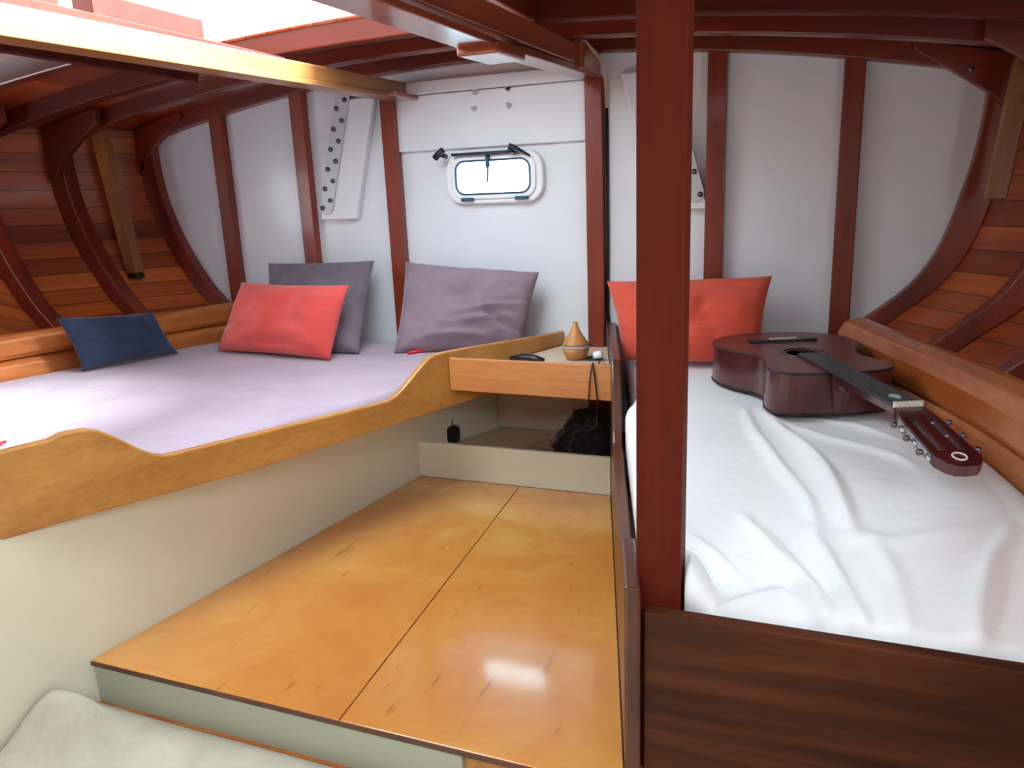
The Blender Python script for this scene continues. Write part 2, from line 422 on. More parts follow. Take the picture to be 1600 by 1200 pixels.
# carlins (fore-and-aft timbers)
def sweepbox(name, a, b, w, h, m, parent=None, bevel=.006):
    # beam from a to b (centre of the underside), width w in x, height h
    mb = MB(); a = Vector(a); b = Vector(b); u = Vector((w / 2, 0, 0)); t = Vector((0, 0, h))
    return mb.add([a - u, a + u, a + u + t, a - u + t, b - u, b + u, b + u + t, b - u + t],
                  [(0, 1, 2, 3), (7, 6, 5, 4), (0, 4, 5, 1), (1, 5, 6, 2), (2, 6, 7, 3), (3, 7, 4, 0)]).build(name, m, parent, bevel=bevel)
t = thing('deck_carlin', 'pale varnished fore-and-aft ceiling timber left of the hatch, ending over a stud', 'beam', (-1.64, 2, 1.5))
sweepbox('timber', (-1.65, -.9, 1.44), (-1.635, T - .002, 1.505), .055, .055, M['carlin_l'], t)
sweepbox('lower_batten', (-1.655, -.9, 1.425), (-1.64, T - .14, 1.487), .085, .018, M['carlin_l'], t, bevel=.003)
sweepbox('end_cleat', (-1.62, T - .22, 1.487), (-1.62, T - .03, 1.487), .13, .018, M['carlin_r'], t, bevel=.003)
t = thing('deck_carlin', 'reddish varnished fore-and-aft ceiling timber right of the hatch, ending over a stud', 'beam', (-.84, 2, 1.5))
sweepbox('timber', (-.86, -.9, 1.45), (-.825, T - .002, 1.525), .075, .07, M['carlin_r'], t)
sweepbox('underside_board', (-.875, -.9, 1.435), (-.855, 2.02, 1.477), .105, .018, M['carlin_r'], t, bevel=.003)
sweepbox('underside_step', (-.85, 2.0, 1.455), (-.85, 2.22, 1.462), .12, .035, M['carlin_r'], t, bevel=.008)
sweepbox('aft_batten', (-.843, 2.2, 1.482), (-.825, T - .06, 1.505), .085, .022, M['carlin_r'], t, bevel=.003)
MB().box(-.885, -.77, T - .30, T - .055, 1.507, 1.60).build('end_block', M['carlin_r'], t, bevel=.012)

# hatch coaming
t = thing('deck_hatch', 'open deck hatch with brown wooden coaming over the left berth, bright sky in it', 'hatch', (-1.4, 1.6, 1.68))
MB().box(HX1 - .0, HX1 + .03, HY0, HY1, 1.60, 1.72).build('coaming', M['mah_y'], t, bevel=.004)
MB().box(HX0 - .03, HX0, HY0, HY1 - .02, 1.53, 1.62).build('coaming', M['post_x'], t, bevel=.004)
MB().box(HX0 - .03, HX1 + .02, HY0 - .04, HY0, 1.54, 1.72).build('coaming', M['mah_x'], t, bevel=.004)
MB().box(HX0, -1.72, HY0, HY1 - .03, 1.555, 1.58).build('sill', M['post_x'], t, bevel=.003)
MB().box(-2.02, -1.94, 1.80, 2.24, 1.60, 1.70).build('runner', M['post_x'], t, bevel=.004)
r = MB().box(-1.99, -1.88, 1.40, 1.64, 1.58, 1.78).build('runner', M['post_x'], t, bevel=.01)
MB().lathe([(.012, 0), (.012, .006), (.004, .008)], (-1.878, 1.56, 1.66), 12, (1, 0, 0)).build('screw', M['steel'], r)
MB().tube([(-1.90, 1.66, 1.60), (-1.90, 2.2, 1.60)], .007).build('rod', M['bolt'], t, smooth=True)

# ------------------------------------------------------------------ ribs, knees, struts
def rib(side, y, label, mat):
    t = thing('hull_rib', label, 'rib', (CX + side * (hw(.6) + hg(y)), y, .5), 'curved frames on the hull sides')
    WY = .05 if abs(y - T) < .1 else .07
    zs = [.50 + i * (zbeam(hm(y), y) + .07 - .50) / 26 for i in range(27)]
    inn = [(CX + side * (hw(z) + hb(z, side) + hg(y)), y - WY / 2, z) for z in zs]
    out = [(CX + side * (hw(z) + hb(z, side) + hg(y) + SKIN + .01), y - WY / 2, z) for z in reversed(zs)]
    # built as a strip of quads so that the curve shades cleanly
    n = len(zs); v = inn + out[::-1] + [(a, b + WY, c) for a, b, c in inn + out[::-1]]; f = []
    for i in range(n - 1):
        f += [[i, i + 1, n + i + 1, n + i], [2 * n + i, 3 * n + i, 3 * n + i + 1, 2 * n + i + 1], [i, 2 * n + i, 2 * n + i + 1, i + 1], [n + i, n + i + 1, 3 * n + i + 1, 3 * n + i]]
    f += [[0, n, 3 * n, 2 * n], [n - 1, 3 * n - 1, 4 * n - 1, 2 * n - 1]]
    obj('frame', v, f, mat, t, bevel=.005)
    # knee
    H = hm(y); so = .05 if abs(y - T) < .1 else 0; zk = .03 if so else 0
    hyp = [(H - .28, zbeam(H - .28, y)), (H - .15, zbeam(H, y) - .025), (H - .04, zbeam(H, y) - .10), (H + .02, zbeam(H, y) - .17)]
    poly = [(h + so, z + zk) for h, z in hyp] + [(H + .06, zbeam(H, y) - .18 + zk), (H + .06, zbeam(H, y) + .05), (H - .28 + so, zbeam(H - .28, y) + .06)]
    p3 = [(CX + side * h, y - .05, z) for h, z in poly]
    MB().prism([(a, b if so else b - .012, c) for a, b, c in p3], (0, .03, 0)).build('knee', M['mah_x'], t, bevel=.003)
    MB().lathe([(.008, 0), (.008, .008), (.003, .01)], (CX + side * (H - .06), y - .05, zbeam(H - .06, y) - .0), 10, (0, -1, 0)).build('bolt', M['bolt'], t)
RY = (T - .03, 2.69, 2.36, 2.03, 1.70, 1.37)
ord_ = ['against the white aft wall', 'second from the white aft wall', 'third from the white aft wall', 'fourth from the white aft wall', 'fifth from the aft wall', 'sixth from the aft wall']
for i, y in enumerate(RY):
    if y > 1.6: rib(-1, y, 'curved hull frame on the left side, ' + ord_[i], M['mah_z'])
    rib(1, y, 'curved hull frame on the right side, ' + ord_[i], M['mah_z'])

def bar4(name, a, b, wx, wy, m, parent=None, bevel=.004):
    a = Vector(a); b = Vector(b); U = Vector((wx / 2, 0, 0)); V = Vector((0, wy / 2, 0))
    return MB().add([a - U - V, a + U - V, a + U + V, a - U + V, b - U - V, b + U - V, b + U + V, b - U + V],
                    [(0, 3, 2, 1), (4, 5, 6, 7), (0, 1, 5, 4), (1, 2, 6, 5), (2, 3, 7, 6), (3, 0, 4, 7)]).build(name, m, parent, bevel=bevel)
t = thing('hull_strut', 'pale knotty strut against the left hull planks with a black lower end', 'strut', (-3.0, 2.8, .8))
bar4('timber', (-3.0, 2.79, .80), (-3.09, 2.79, 1.47), .07, .05, M['strut'], t)
bar4('end_cap', (-2.998, 2.79, .775), (-3.0, 2.79, .80), .06, .045, M['black'], t)
t = thing('hull_strut', 'pale strut against the right hull side with a small chrome stud', 'strut', (.52, 2.8, 1.0))
bar4('timber', (.515, 2.79, 1.02), (.555, 2.79, 1.43), .055, .05, M['strut'], t)
MB().lathe([(.014, 0), (.014, .01), (.008, .016), (.011, .02), (.011, .028), (.004, .032)], (.562, 2.765, 1.305), 16, (0, -1, 0)).build('stud', M['chrome'], t, smooth=True)

# side linings (ledges) along each berth
def ledge(side, m, label, z0, z1, out, thick, name='berth_ledge', y0=-1.0, y1=2.96, rnd=.02, cat='ledge'):
    n = 34; v = []; f = []
    prof = [(0, z0), (-thick, z0 + .0), (-thick - .012, z0 + .02), (-thick - .012, z1 - rnd), (-thick + rnd * .2, z1 - rnd * .25), (-thick + rnd, z1), (.02, z1), (.02, z0)]
    m_ = len(prof)
    for i in range(n + 1):
        y = lerp(y0, y1, i / n)
        for (dx, z) in prof: v.append((CX + side * (hl(y) + out + dx), y, z))
    for i in range(n):
        for k in range(m_): f.append([i * m_ + k, i * m_ + (k + 1) % m_, (i + 1) * m_ + (k + 1) % m_, (i + 1) * m_ + k])
    f += [list(range(m_))[::-1], [n * m_ + k for k in range(m_)]]
    return tag(obj(name, v, f, m, smooth=False, bevel=.006), label, cat)
ledge(-1, M['ledge'], 'lower orange varnished side plank behind the lilac mattress', .30, .535, .03, .02, y1=T - .01)
ledge(-1, M['ledge'], 'upper orange varnished side plank on the left hull, above the lower plank', .539, .635, .045, .022, y1=T - .01)
ledge(1, M['ledge'], 'lower orange knotty side plank behind the guitar and white mattress', .30, .494, .03, .02, y1=2.99)
ledge(1, M['ledge'], 'thick rounded pale timber lying along the right hull above the plank', .498, .625, .07, .06, 'side_timber', y1=2.93, rnd=.05, cat='timber')

# ------------------------------------------------------------------ studs on the aft wall
SX = [(-2.61, 'first', .62), (-2.155, 'second', .42), (-1.70, 'third', .42), (-.806, 'fourth', -.1), (-.348, 'fifth', .42), (.105, 'sixth', .42)]
LB = ['narrow reddish wall stud nearest the left hull side', 'reddish wall stud left of the white bolted board, behind the dark pillow',
      'reddish wall stud left of the portlight, behind the light taupe pillow', 'reddish wall stud right of the portlight, rising from the corner shelf',
      'reddish wall stud just right of the big post, behind the orange cushion', 'reddish wall stud on the right part of the white wall, behind the guitar']
for (x, _, z0), lb in zip(SX, LB):
    z1 = min(zbeam(x - CX, T - .03) + .01, 1.51 if x in (-1.70, -.806) else 9)
    w = .068
    t = tag(box('wall_stud', (x - w / 2, x + w / 2, T - .045, T - .001, z0, z1), M['mah_z'], bevel=.004), lb, 'stud', 'vertical studs on the white aft wall')

# white header board above the port
hb = box('header_board', (-1.668, -.84, T - .022, T - .001, 1.285, 1.505), M['whiteb'], bevel=.003); tag(hb, 'white painted board above the portlight with small grey stains', 'board')
tag(box('header_strip', (-1.668, -.84, T - .03, T - .001, 1.508, 1.56), M['whiteb'], bevel=.004), 'narrow white strip along the top of the white header board', 'board')
for i, (px, py, rr, fl) in enumerate([(735, 137, 7, .6), (742, 143, 6, 1), (752, 135, 6, .5), (768, 133, 5, .6), (793, 131, 7, 1.2), (795, 139, 4, 1), (741, 170, 5, 1), (795, 165, 5, 1.2)]):
    c = ony(px, py, T - .0225); r = rr / 1200 * 3.05; n = 14
    v = [(c.x + r * math.cos(a) * (1 + .3 * math.sin(3 * a + i)), c.y, c.z + r * fl * math.sin(a) * (1 + .25 * math.cos(2 * a + i))) for a in [2 * math.pi * k / n for k in range(n)]]
    MB().prism(v, (0, -.0012, 0)).build('stain', M['stain'], hb)

# bolted chain plates on white boards
def chainplate(sg, label):
    X = lambda x: x if sg > 0 else 2 * CX - x + .038
    t = thing('chain_plate', label, 'metal plate', (X(-2.0), T - .05, 1.03), 'bolted plates on the aft wall')
    b = [(-2.088, 1.012), (-1.897, 1.012), (-1.762, 1.515), (-1.955, 1.515)]
    MB().prism([(X(x), T - .002, z) for x, z in b], (0, -.035, 0)).build('backing_board', M['whiteb'], t, bevel=.004)
    # plate with a round lower end
    a0 = Vector((-2.043, 1.07)); a1 = Vector((-1.905, 1.55)); d = (a1 - a0).normalized(); nrm = Vector((d.y, -d.x)); R_ = .034
    pts = [a1 + nrm * R_, a1 - nrm * R_] + [a0 + (-nrm * math.cos(a) - d * math.sin(a)) * R_ for a in [math.pi * k / 10 for k in range(11)]]
    p = MB().prism([(X(q.x), T - .038, q.y) for q in pts], (0, -.008, 0)).build('plate', M['steelp'], t, bevel=.002)
    L = (a1 - a0).length
    for k in range(12):
        s = -.01 + k * (L / 11.6); q = a0 + d * s + nrm * (.016 if k % 2 else -.018)
        MB().lathe([(.0105, 0), (.0105, .006), (.006, .011), (.001, .012)], (X(q.x), T - .046, q.y), 12, (0, -1, 0)).build('bolt', M['bolt'], p, smooth=True)
chainplate(1, 'long bolted steel plate slanting on a white board, left of the portlight')
chainplate(-1, 'bolted steel plate on a white board, mostly hidden behind the big post')

# ------------------------------------------------------------------ portlight
w1 = thing('window_1', 'white oval portlight with dark catches in the white aft wall', 'window', (PC[0], T, PC[1])); w1['kind'] = 'structure'
def ring(name, o_, i_, y0, y1, m, parent, bevel=.004):
    n = len(o_); v = []; f = []
    for (L, y) in ((o_, y0), (i_, y0), (o_, y1), (i_, y1)): v += [(x, y, z) for x, z in L]
    for k in range(n):
        j = (k + 1) % n
        f += [[k, j, n + j, n + k], [2 * n + k, 3 * n + k, 3 * n + j, 2 * n + j], [k, 2 * n + k, 2 * n + j, j], [n + k, n + j, 3 * n + j, 3 * n + k]]
    return obj(name, v, f, m, parent, bevel=bevel)
ring('frame', rrect(*PC, PW, PH, PR), rrect(*PC, PW - .034, PH - .03, PR - .025), T - .03, T + .055, M['wplastic'], w1, .008)
sash = ring('sash', rrect(PC[0], PC[1] + .002, PW - .028, PH - .018, PR - .02), rrect(PC[0], PC[1] + .002, PW - .05, PH - .036, PR - .035), T - .04, T - .028, M['wplastic'], w1, .003)
ring('gasket', rrect(PC[0], PC[1] + .002, PW - .048, PH - .034, PR - .033), rrect(PC[0], PC[1] + .002, PW - .056, PH - .042, PR - .04), T - .043, T - .030, M['gasket'], sash, .002)
MB().prism([(x, T - .034, z) for x, z in rrect(PC[0], PC[1] + .002, PW - .052, PH - .04, PR - .04)], (0, .004, 0)).build('pane', M['pane'], w1)
MB().box(PC[0] - PW + .045, PC[0] + PW - .075, T - .062, T - .040, PC[1] + PH - .014, PC[1] + PH - .002).build('top_bar', M['dblue'], w1, bevel=.003)
for px, tw in ((PC[0] - PW + .012, -1), (PC[0] + PW - .115, 1)):
    kb = MB(); kb.tube([(px, T - .04, PC[1] + PH - .012), (px, T - .09, PC[1] + PH - .005)], .010)
    kb.tube([(px - .028 , T - .085, PC[1] + PH - .018), (px - .008, T - .09, PC[1] + PH - .002), (px + .012, T - .088, PC[1] + PH + .014)] if tw < 0 else
            [(px - .004, T - .085, PC[1] + PH + .012), (px + .02, T - .08, PC[1] + PH + .004), (px + .07, T - .05, PC[1] + PH - .028)], [.014, .013, .012] if tw < 0 else [.012, .009, .004])
    kb.build('catch', M['dblue'], w1, smooth=True)
MB().tube([(PC[0] - .012, T - .05, PC[1] + PH - .012), (PC[0] - .012, T - .055, PC[1] + .045), (PC[0] - .014, T - .05, PC[1] + .03), (PC[0] - .02, T - .045, PC[1] - .02)], [.010, .010, .004, .003]).build('handle', M['gasket'], w1, smooth=True)
for dx in (-.115, .125):
    MB().box(PC[0] + dx - .028, PC[0] + dx + .028, T - .05, T - .028, PC[1] - PH + .012, PC[1] - PH + .026).build('hinge', M['gasket'], w1, bevel=.003)

# ------------------------------------------------------------------ raised floor platform
XL = lambda y: -1.642 + (y - 1.21) * .1482          # left edge of the sole
XR = lambda y: -.271 - (y - 1.18) * .2656           # right edge
XJ = lambda y: -.91 - (y - 1.2) * .069              # joint between the two boards
pt = thing('floor_platform', 'raised varnished plywood platform between the berths with a pale grey front riser', 'platform', (-1, 1.9, ZL))
y0, y1 = 1.2, 2.59
MB().prism([(XL(y0) + .002, y0, -.014), (XJ(y0) - .0015, y0, -.014), (XJ(y1) - .0015, y1, -.014), (XL(y1) + .002, y1, -.014)], (0, 0, .014)).build('floorboard', M['sole'], pt, bevel=.002)
MB().prism([(XJ(y0) + .0015, y0, -.014), (XR(y0) - .002, y0, -.014), (XR(y1) - .002, y1, -.014), (XJ(y1) + .0015, y1, -.014)], (0, 0, .014)).build('floorboard', M['sole'], pt, bevel=.002)
MB().prism([(XL(y0), y0 + .006, ZL), (-.62, y0 + .006, ZL), (-.62, y0 + .03, ZL), (XL(y0), y0 + .03, ZL)], (0, 0, -ZL - .015)).build('riser', M['riser'], pt)
MB().prism([(-.62, y0 + .02, ZL), (XR(y0) - .002, y0 + .02, ZL), (XR(y0) - .002, y0 + .05, ZL), (-.62, y0 + .05, ZL)], (0, 0, -ZL - .015)).build('riser', M['rail'], pt)
MB().prism([(XL(y0), y0 - .004, ZL), (-.6, y0 - .004, ZL), (-.6, y0 + .006, ZL), (XL(y0), y0 + .006, ZL)], (0, 0, .008)).build('edge_trim', M['ledge'], pt)

MB().prism([(XL(y0) + .002, y0 - .002, -.014), (XR(y0) - .002, y0 - .002, -.014), (XR(y0) - .002, y0, -.014), (XL(y0) + .002, y0, -.014)], (0, 0, .0125)).build('edge_band', M['sidewood'], pt)
# ------------------------------------------------------------------ left berth: panel, rail, mattress
def XRAIL(y): return -2.043 + .358 * y
ZB = .57
bp = thing('berth', 'cream berth front below the light oak rail, left of the platform', 'berth', (-1.7, 1.5, ZL))
mb = MB()
mb.prism([(XL(-1.1) - .02, -1.1, ZL), (XL(-1.1), -1.1, ZL), (XL(2.59), 2.59, ZL), (-1.262, T - .002, ZL), (-1.282, T - .002, ZL), (XL(2.59) - .02, 2.59, ZL)], (0, 0, .40 - ZL))
mb.build('front_panel', M['cream'], bp)
MB().prism([(XRAIL(-1.1) - .04, -1.1, .385), (XRAIL(T) - .04, T - .005, .385), (CX - hl(T), T - .005, .385), (CX - hl(2.6), 2.6, .385), (CX - hl(2), 2, .385), (CX - hl(1), 1, .385), (CX - hl(-1.1), -1.1, .385)], (0, 0, .012)).build('bunk_board', M['cream'], bp)
# rail with two raised ends
def rail_board(name, fx, y0, y1, ztop, zbot, thick, m, label, cat='rail', n=150):
    v = []; f = []
    d = Vector((fx(y1) - fx(y0), y1 - y0)).normalized(); nx, ny = d.y, -d.x
    for i in range(n + 1):
        y = lerp(y0, y1, i / n); x = fx(y)
        for s in (0, -thick):
            for z in (zbot(y), ztop(y)): v.append((x + nx * s, y + ny * s, z))
    for i in range(n):
        a = i * 4; b = a + 4
        f += [[a, b, b + 1, a + 1], [a + 2, a + 3, b + 3, b + 2], [a + 1, b + 1, b + 3, a + 3], [a, a + 2, b + 2, b]]
    f += [[0, 1, 3, 2], [n * 4, n * 4 + 2, n * 4 + 3, n * 4 + 1]]
    return tag(obj(name, v, f, m, bevel=.006), label, cat)
def smst(a, b, x):
    t = max(0, min(1, (x - a) / (b - a))); return t * t * (3 - 2 * t)
def ztL(y):
    return lerp(.476, .452, (y - 1.42) / .6) * 1.0 + (.589 - .476) * (1 - smst(1.25, 1.44, y)) + (.566 - .44) * smst(2.12, 2.36, y) - .010 * smst(2.4, 3, y) if y > 1.2 else .589
def ztL_old(y):
    dip = lerp(.462, .452, (y - 1.4) / .8)
    return ZB + (dip - ZB) * (smst(1.26, 1.46, y) - smst(2.12, 2.36, y)) - .012 * smst(2.4, 3, y)
rail_board('berth_rail', XRAIL, -1.0, T - .003, ztL, lambda y: lerp(.387, .360, smst(1.0, 1.8, y)), .024, M['rail'], 'light oak berth rail with a scooped top edge along the lilac mattress')

def cloth_top(name, edgeL, edgeR, y0, y1, z, hfun, m, label, cat, drop=.09, nx=120, ny=150, rnd=.035):
    """mattress surface between two side curves, with rounded edges falling at every side"""
    v = []; f = []; prof = []
    us = [-1.0, -.6] + [0.0, .15, .4, .75] ; N = nx
    def col(t):  # t in [0,1]
        return t
    for j in range(ny + 1):
        ty = j / ny; y = lerp(y0, y1, ty)
        a, b = edgeL(y), edgeR(y)
        ey = min(y - y0, y1 - y)
        for i in range(N + 1):
            s = i / N; s = s + .0 * s; x = lerp(a, b, .5 - .5 * math.cos(math.pi * s) if False else s)
            ex = min(x - a, b - x)
            def fall(e):
                if e >= rnd: return 0
                q = 1 - e / rnd; return rnd * (1 - math.sqrt(max(0, 1 - q * q)))
            zz = z + hfun(x, y) * min(1, ex / .05, ) - fall(ex) - fall(ey)
            v.append((x, y, zz))
    n = N + 1
    for j in range(ny):
        for i in range(N): f.append([j * n + i, j * n + i + 1, (j + 1) * n + i + 1, (j + 1) * n + i])
    # skirts
    border = [i for i in range(n)] + [j * n + N for j in range(1, ny + 1)] + [ny * n + i for i in range(N - 1, -1, -1)] + [j * n for j in range(ny - 1, 0, -1)]
    base = len(v)
    for k, bi in enumerate(border): x, y, zz = v[bi]; v.append((x, y, z - drop))
    for k in range(len(border)):
        j = (k + 1) % len(border); f.append([border[k], base + k, base + j, border[j]])
    f.append([base + k for k in range(len(border))])
    return tag(obj(name, v, f, m, smooth=True), label, cat)
def nz(x, y, s, seed=0): return noise.noise(Vector((x * s, y * s, seed)))
def segdist(px, py, pts):
    best = 9; tt = 0
    for i in range(len(pts) - 1):
        ax, ay = pts[i]; bx, by = pts[i + 1]; dx, dy = bx - ax, by - ay
        t = max(0, min(1, ((px - ax) * dx + (py - ay) * dy) / (dx * dx + dy * dy)))
        cx, cy = ax + t * dx, ay + t * dy; d = math.hypot(px - cx, py - cy)
        if d < abs(best):
            best = d * (1 if (dx * (py - ay) - dy * (px - ax)) > 0 else -1); tt = (i + t) / (len(pts) - 1)
    return best, tt
def fold_h(x, y, folds):
    h = 0
    for pts, amp, wd in folds:
        d, t = segdist(x, y, pts)
        if abs(d) < wd * 4: h += amp * math.exp(-(d / wd) ** 2) * math.sin(math.pi * min(1, max(0, t * .9 + .05))) ** .7
    return h
def pxline(pts, z): return [(onz(*p, z).x, onz(*p, z).y) for p in pts]
foldsL = [(pxline([(270, 590), (275, 612), (300, 622), (340, 622), (400, 610)], .46), .006, .02),
          (pxline([(245, 585), (235, 600), (215, 606)], .46), .006, .018),
          (pxline([(390, 640), (500, 600), (600, 560)], .46), .005, .03),
          (pxline([(250, 690), (400, 655), (560, 612)], .46), .004, .02)]
def hL(x, y): return .006 * nz(x, y, 2.2, 3) + .003 * nz(x, y, 6, 8) + fold_h(x, y, foldsL)
cloth_top('mattress', lambda y: CX - hl(y) - .0, lambda y: XRAIL(y) - .030, -1.0, T - .05, .468, hL, M['lilac'],
          'left mattress in a lilac grey fitted sheet behind the scooped oak rail', 'mattress', .07)

# ------------------------------------------------------------------ locker and corner shelf between the berths
lk = thing('floor_locker', 'open storage locker with a cream front board at the aft end of the platform', 'locker', (-1.05, 2.6, 0))
MB().prism([(XL(2.59) + .001, 2.59, -.0), (XR(2.59) - .002, 2.59, -.0), (XR(2.59) - .004, 2.608, -.0), (XL(2.59) + .003, 2.608, -.0)], (0, 0, .147)).build('front_board', M['cream'], lk, bevel=.002)
MB().prism([(XL(2.608), 2.608, .02), (XR(2.608), 2.608, .02), (XR(T), T - .03, .02), (-1.262, T - .03, .02)], (0, 0, .07)).build('bottom', M['creamd'], lk)
box('back_board', (-1.262, XR(T), T - .02, T - .003, .09, .40), M['creamd'], lk)
YS = 2.39
sh = thing('corner_shelf', 'oak fronted corner shelf between the two berths, holding the diffuser', 'shelf', (-.85, 2.6, .4))
a = ony(701, 562, YS); b = ony(955, 572, YS)
MB().prism([(a.x, YS, .424), (b.x, YS, .419), (b.x, YS, .539), (a.x, YS, .541)], (0, .02, 0)).build('front_board', M['railx'], sh, bevel=.003)
MB().prism([(a.x + .0, YS + .02, .455), (XR(YS) - .004, YS + .02, .455), (XR(T) - .004, T - .003, .455), (XRAIL(T) + .012, T - .003, .455)], (0, 0, .016)).build('shelf_top', M['creamd'], sh)

# ------------------------------------------------------------------ right berth
ZM = .45
def ztR(y):
    return .405 + (.335 - .405) * (smst(1.43, 1.5, y)) + (.57 - .335) * smst(2.2, 2.36, y)
rail_board('berth_side_board', lambda y: XR(y) + .031, 1.235, T - .003, ztR, lambda y: -.02 if y > 1.21 else ZL, .03, M['sidewood'], 'reddish side board of the right berth along the platform, with a dipped top')
# (side board thickness lies toward the platform)
fb = box('berth_footboard', (XR(1.24) + .033, 1.3, 1.252, 1.28, .0, .349), M['foot'], bevel=.005)
tag(fb, 'dark brown grained footboard across the front of the right berth', 'board')
box('berth_plinth', (XR(1.24) + .01, 1.0, 1.27, 1.29, ZL, .0), M['mah_x'])
tag(bpy.data.objects['berth_plinth'], 'reddish plinth under the dark brown footboard', 'board')
zf = ZM + .0
foldsR = [(pxline([(1165, 640), (1180, 680), (1215, 720), (1262, 760), (1280, 790)], zf), 0.0204, .016),
          (pxline([(1190, 640), (1240, 690), (1290, 730), (1330, 790)], zf), 0.0238, .018),
          (pxline([(1215, 655), (1300, 690), (1400, 715), (1430, 728)], zf), 0.0136, .016),
          (pxline([(1250, 650), (1340, 665), (1410, 690)], zf), 0.0102, .014),
          (pxline([(1230, 720), (1300, 790), (1340, 850)], ZM - .06), 0.0136, .02),
          (pxline([(1160, 830), (1210, 880), (1250, 915), (1290, 960), (1300, 1000)], ZM - .085), 0.0272, .014),
          (pxline([(1195, 850), (1270, 920), (1310, 960)], ZM - .085), 0.0170, .012),
          (pxline([(1265, 850), (1300, 900), (1340, 960), (1365, 1010)], ZM - .085), 0.0238, .018),
          (pxline([(1360, 860), (1400, 920), (1420, 1010)], ZM - .085), 0.0170, .022),
          (pxline([(1580, 860), (1545, 900), (1525, 960), (1530, 1030)], ZM - .085), 0.0238, .02),
          (pxline([(1090, 955), (1150, 940), (1220, 925), (1245, 940)], ZM - .085), 0.0170, .015),
          (pxline([(1075, 830), (1110, 850), (1160, 890)], ZM - .06), 0.0119, .014),
          (pxline([(1270, 840), (1400, 850), (1560, 835)], ZM - .06), 0.0068, .02)]
def hR(x, y):
    side = .0
    return -.10 * (1 - smst(1.2, 2.05, y)) + .008 * nz(x, y, 2.0, 21) + .004 * nz(x + .4 * y, y * .5, 7, 5) + fold_h(x, y, foldsR)
cloth_top('mattress', lambda y: lerp(XR(y) + .040, -.186, 1 - smst(1.352, 1.40, y)) + .03 * smst(2.2, 2.35, y), lambda y: CX + hl(y) + .0, 1.292, T - .02, ZM, hR, M['sheet'],
          'right mattress under a wrinkled white sheet beneath the guitar', 'mattress', .15, ny=190, nx=150, rnd=.03)

# post
tag(box('support_post', (-.275, -.193, 1.286, 1.346, ZL, zbeam(1.0, 1.3) + .06), M['post'], bevel=.005), 'thick dark red wooden post rising from the right berth footboard to the ceiling', 'post')
pst = bpy.data.objects['support_post']
MB().box(-.281, -.268, 1.281, 1.293, .395, .403).build('plug', M['black'], pst)

# ------------------------------------------------------------------ pillows
def pillow(name, BL, BR, TR, TL, thick, m, label, pinch=.05, seed=0, wr=.02, n=34, bend=0.0, creases=()):
    BL, BR, TR, TL = map(Vector, (BL, BR, TR, TL)); c = (BL + BR + TR + TL) / 4
    N = ((BR - BL).cross(TL - BL)).normalized()
    if N.y > 0: N = -N
    def P(u, v):
        a = BL.lerp(BR, u).lerp(TL.lerp(TR, u), v)
        U, V = 2 * u - 1, 2 * v - 1
        # edges pulled in between the corners
        pu = 1 - pinch * (1 - V * V) * abs(U) ** 2; pv = 1 - pinch * (1 - U * U) * abs(V) ** 2
        q = c + (a - c); ex = ((BR - BL) + (TR - TL)) / 2; ey = ((TL - BL) + (TR - BR)) / 2
        q = q - ex * .5 * U * (1 - pu) - ey * .5 * V * (1 - pv)
        return q, U, V
    v = []; f = []; k = n + 1
    for s in (1, -1):
        for j in range(k):
            for i in range(k):
                q, U, V = P(i / n, j / n)
                g = (max(0, 1 - abs(U) ** 2.6) * max(0, 1 - abs(V) ** 2.6)) ** .55
                w = wr * g * noise.noise(Vector((U * 2.1, V * 2.1, seed + s))) + wr * .5 * g * noise.noise(Vector((U * 5 + V, V * 4, seed + 9 + s)))
                for (cu, cv, du, dv, am, wd) in creases:
                    dd = (U - cu) * dv - (V - cv) * du; al = (U - cu) * du + (V - cv) * dv
                    if abs(dd) < wd * 3 and abs(al) < 1: w += am * math.exp(-(dd / wd) ** 2) * math.exp(-(al / .45) ** 2) * g
                sag = -.0 * V
                v.append(q + N * s * (g * thick / 2 * (1 - .12 * V) + w + .004) + N * bend * (U * U))
    for s in range(2):
        for j in range(n):
            for i in range(n):
                a = s * k * k + j * k + i; f.append([a, a + 1, a + k + 1, a + k] if s == 0 else [a, a + k, a + k + 1, a + 1])
    brd = [i for i in range(k)] + [j * k + n for j in range(1, k)] + [n * k + i for i in range(n - 1, -1, -1)] + [j * k for j in range(n - 1, 0, -1)]
    for i in range(len(brd)):
        a, b = brd[i], brd[(i + 1) % len(brd)]; f.append([a, k * k + a, k * k + b, b])
    return tag(obj(name, v, f, m, smooth=True), label, 'pillow')
zl = .475
pillow('pillow', onz(418, 548, zl), onz(560, 552, zl), ony(584, 408, 2.95), ony(420, 412, 2.95), .13, M['dgrey'], 'dark taupe pillow against the wall, behind the red cushion', .03, 3, .02)
pillow('pillow', onz(616, 551, zl), ony(818, 548, 2.92), ony(842, 426, 2.95), ony(634, 410, 2.95), .17, M['grey'], 'light taupe pillow leaning on the wall left of the shelf, below the portlight', .035, 5, .025,
       creases=((.35, -.10, .9, .35, .03, .07), (.55, -.35, .8, -.6, -.035, .06), (-.1, -.75, 1, .05, .028, .05), (.1, -.88, 1, -.05, -.03, .05), (.6, .12, .9, .3, -.02, .05), (.25, -.4, .9, .25, .02, .06)))
pillow('cushion', onz(342, 548, zl), onz(515, 562, zl), ony(545, 446, 2.66), ony(378, 441, 2.72), .16, M['red'], 'coral red cushion leaning on the dark taupe pillow', .05, 8, .018,
       creases=((.2, .2, .6, .8, .010, .06), (0, -.75, 1, 0, -.010, .08)))['category'] = 'cushion'
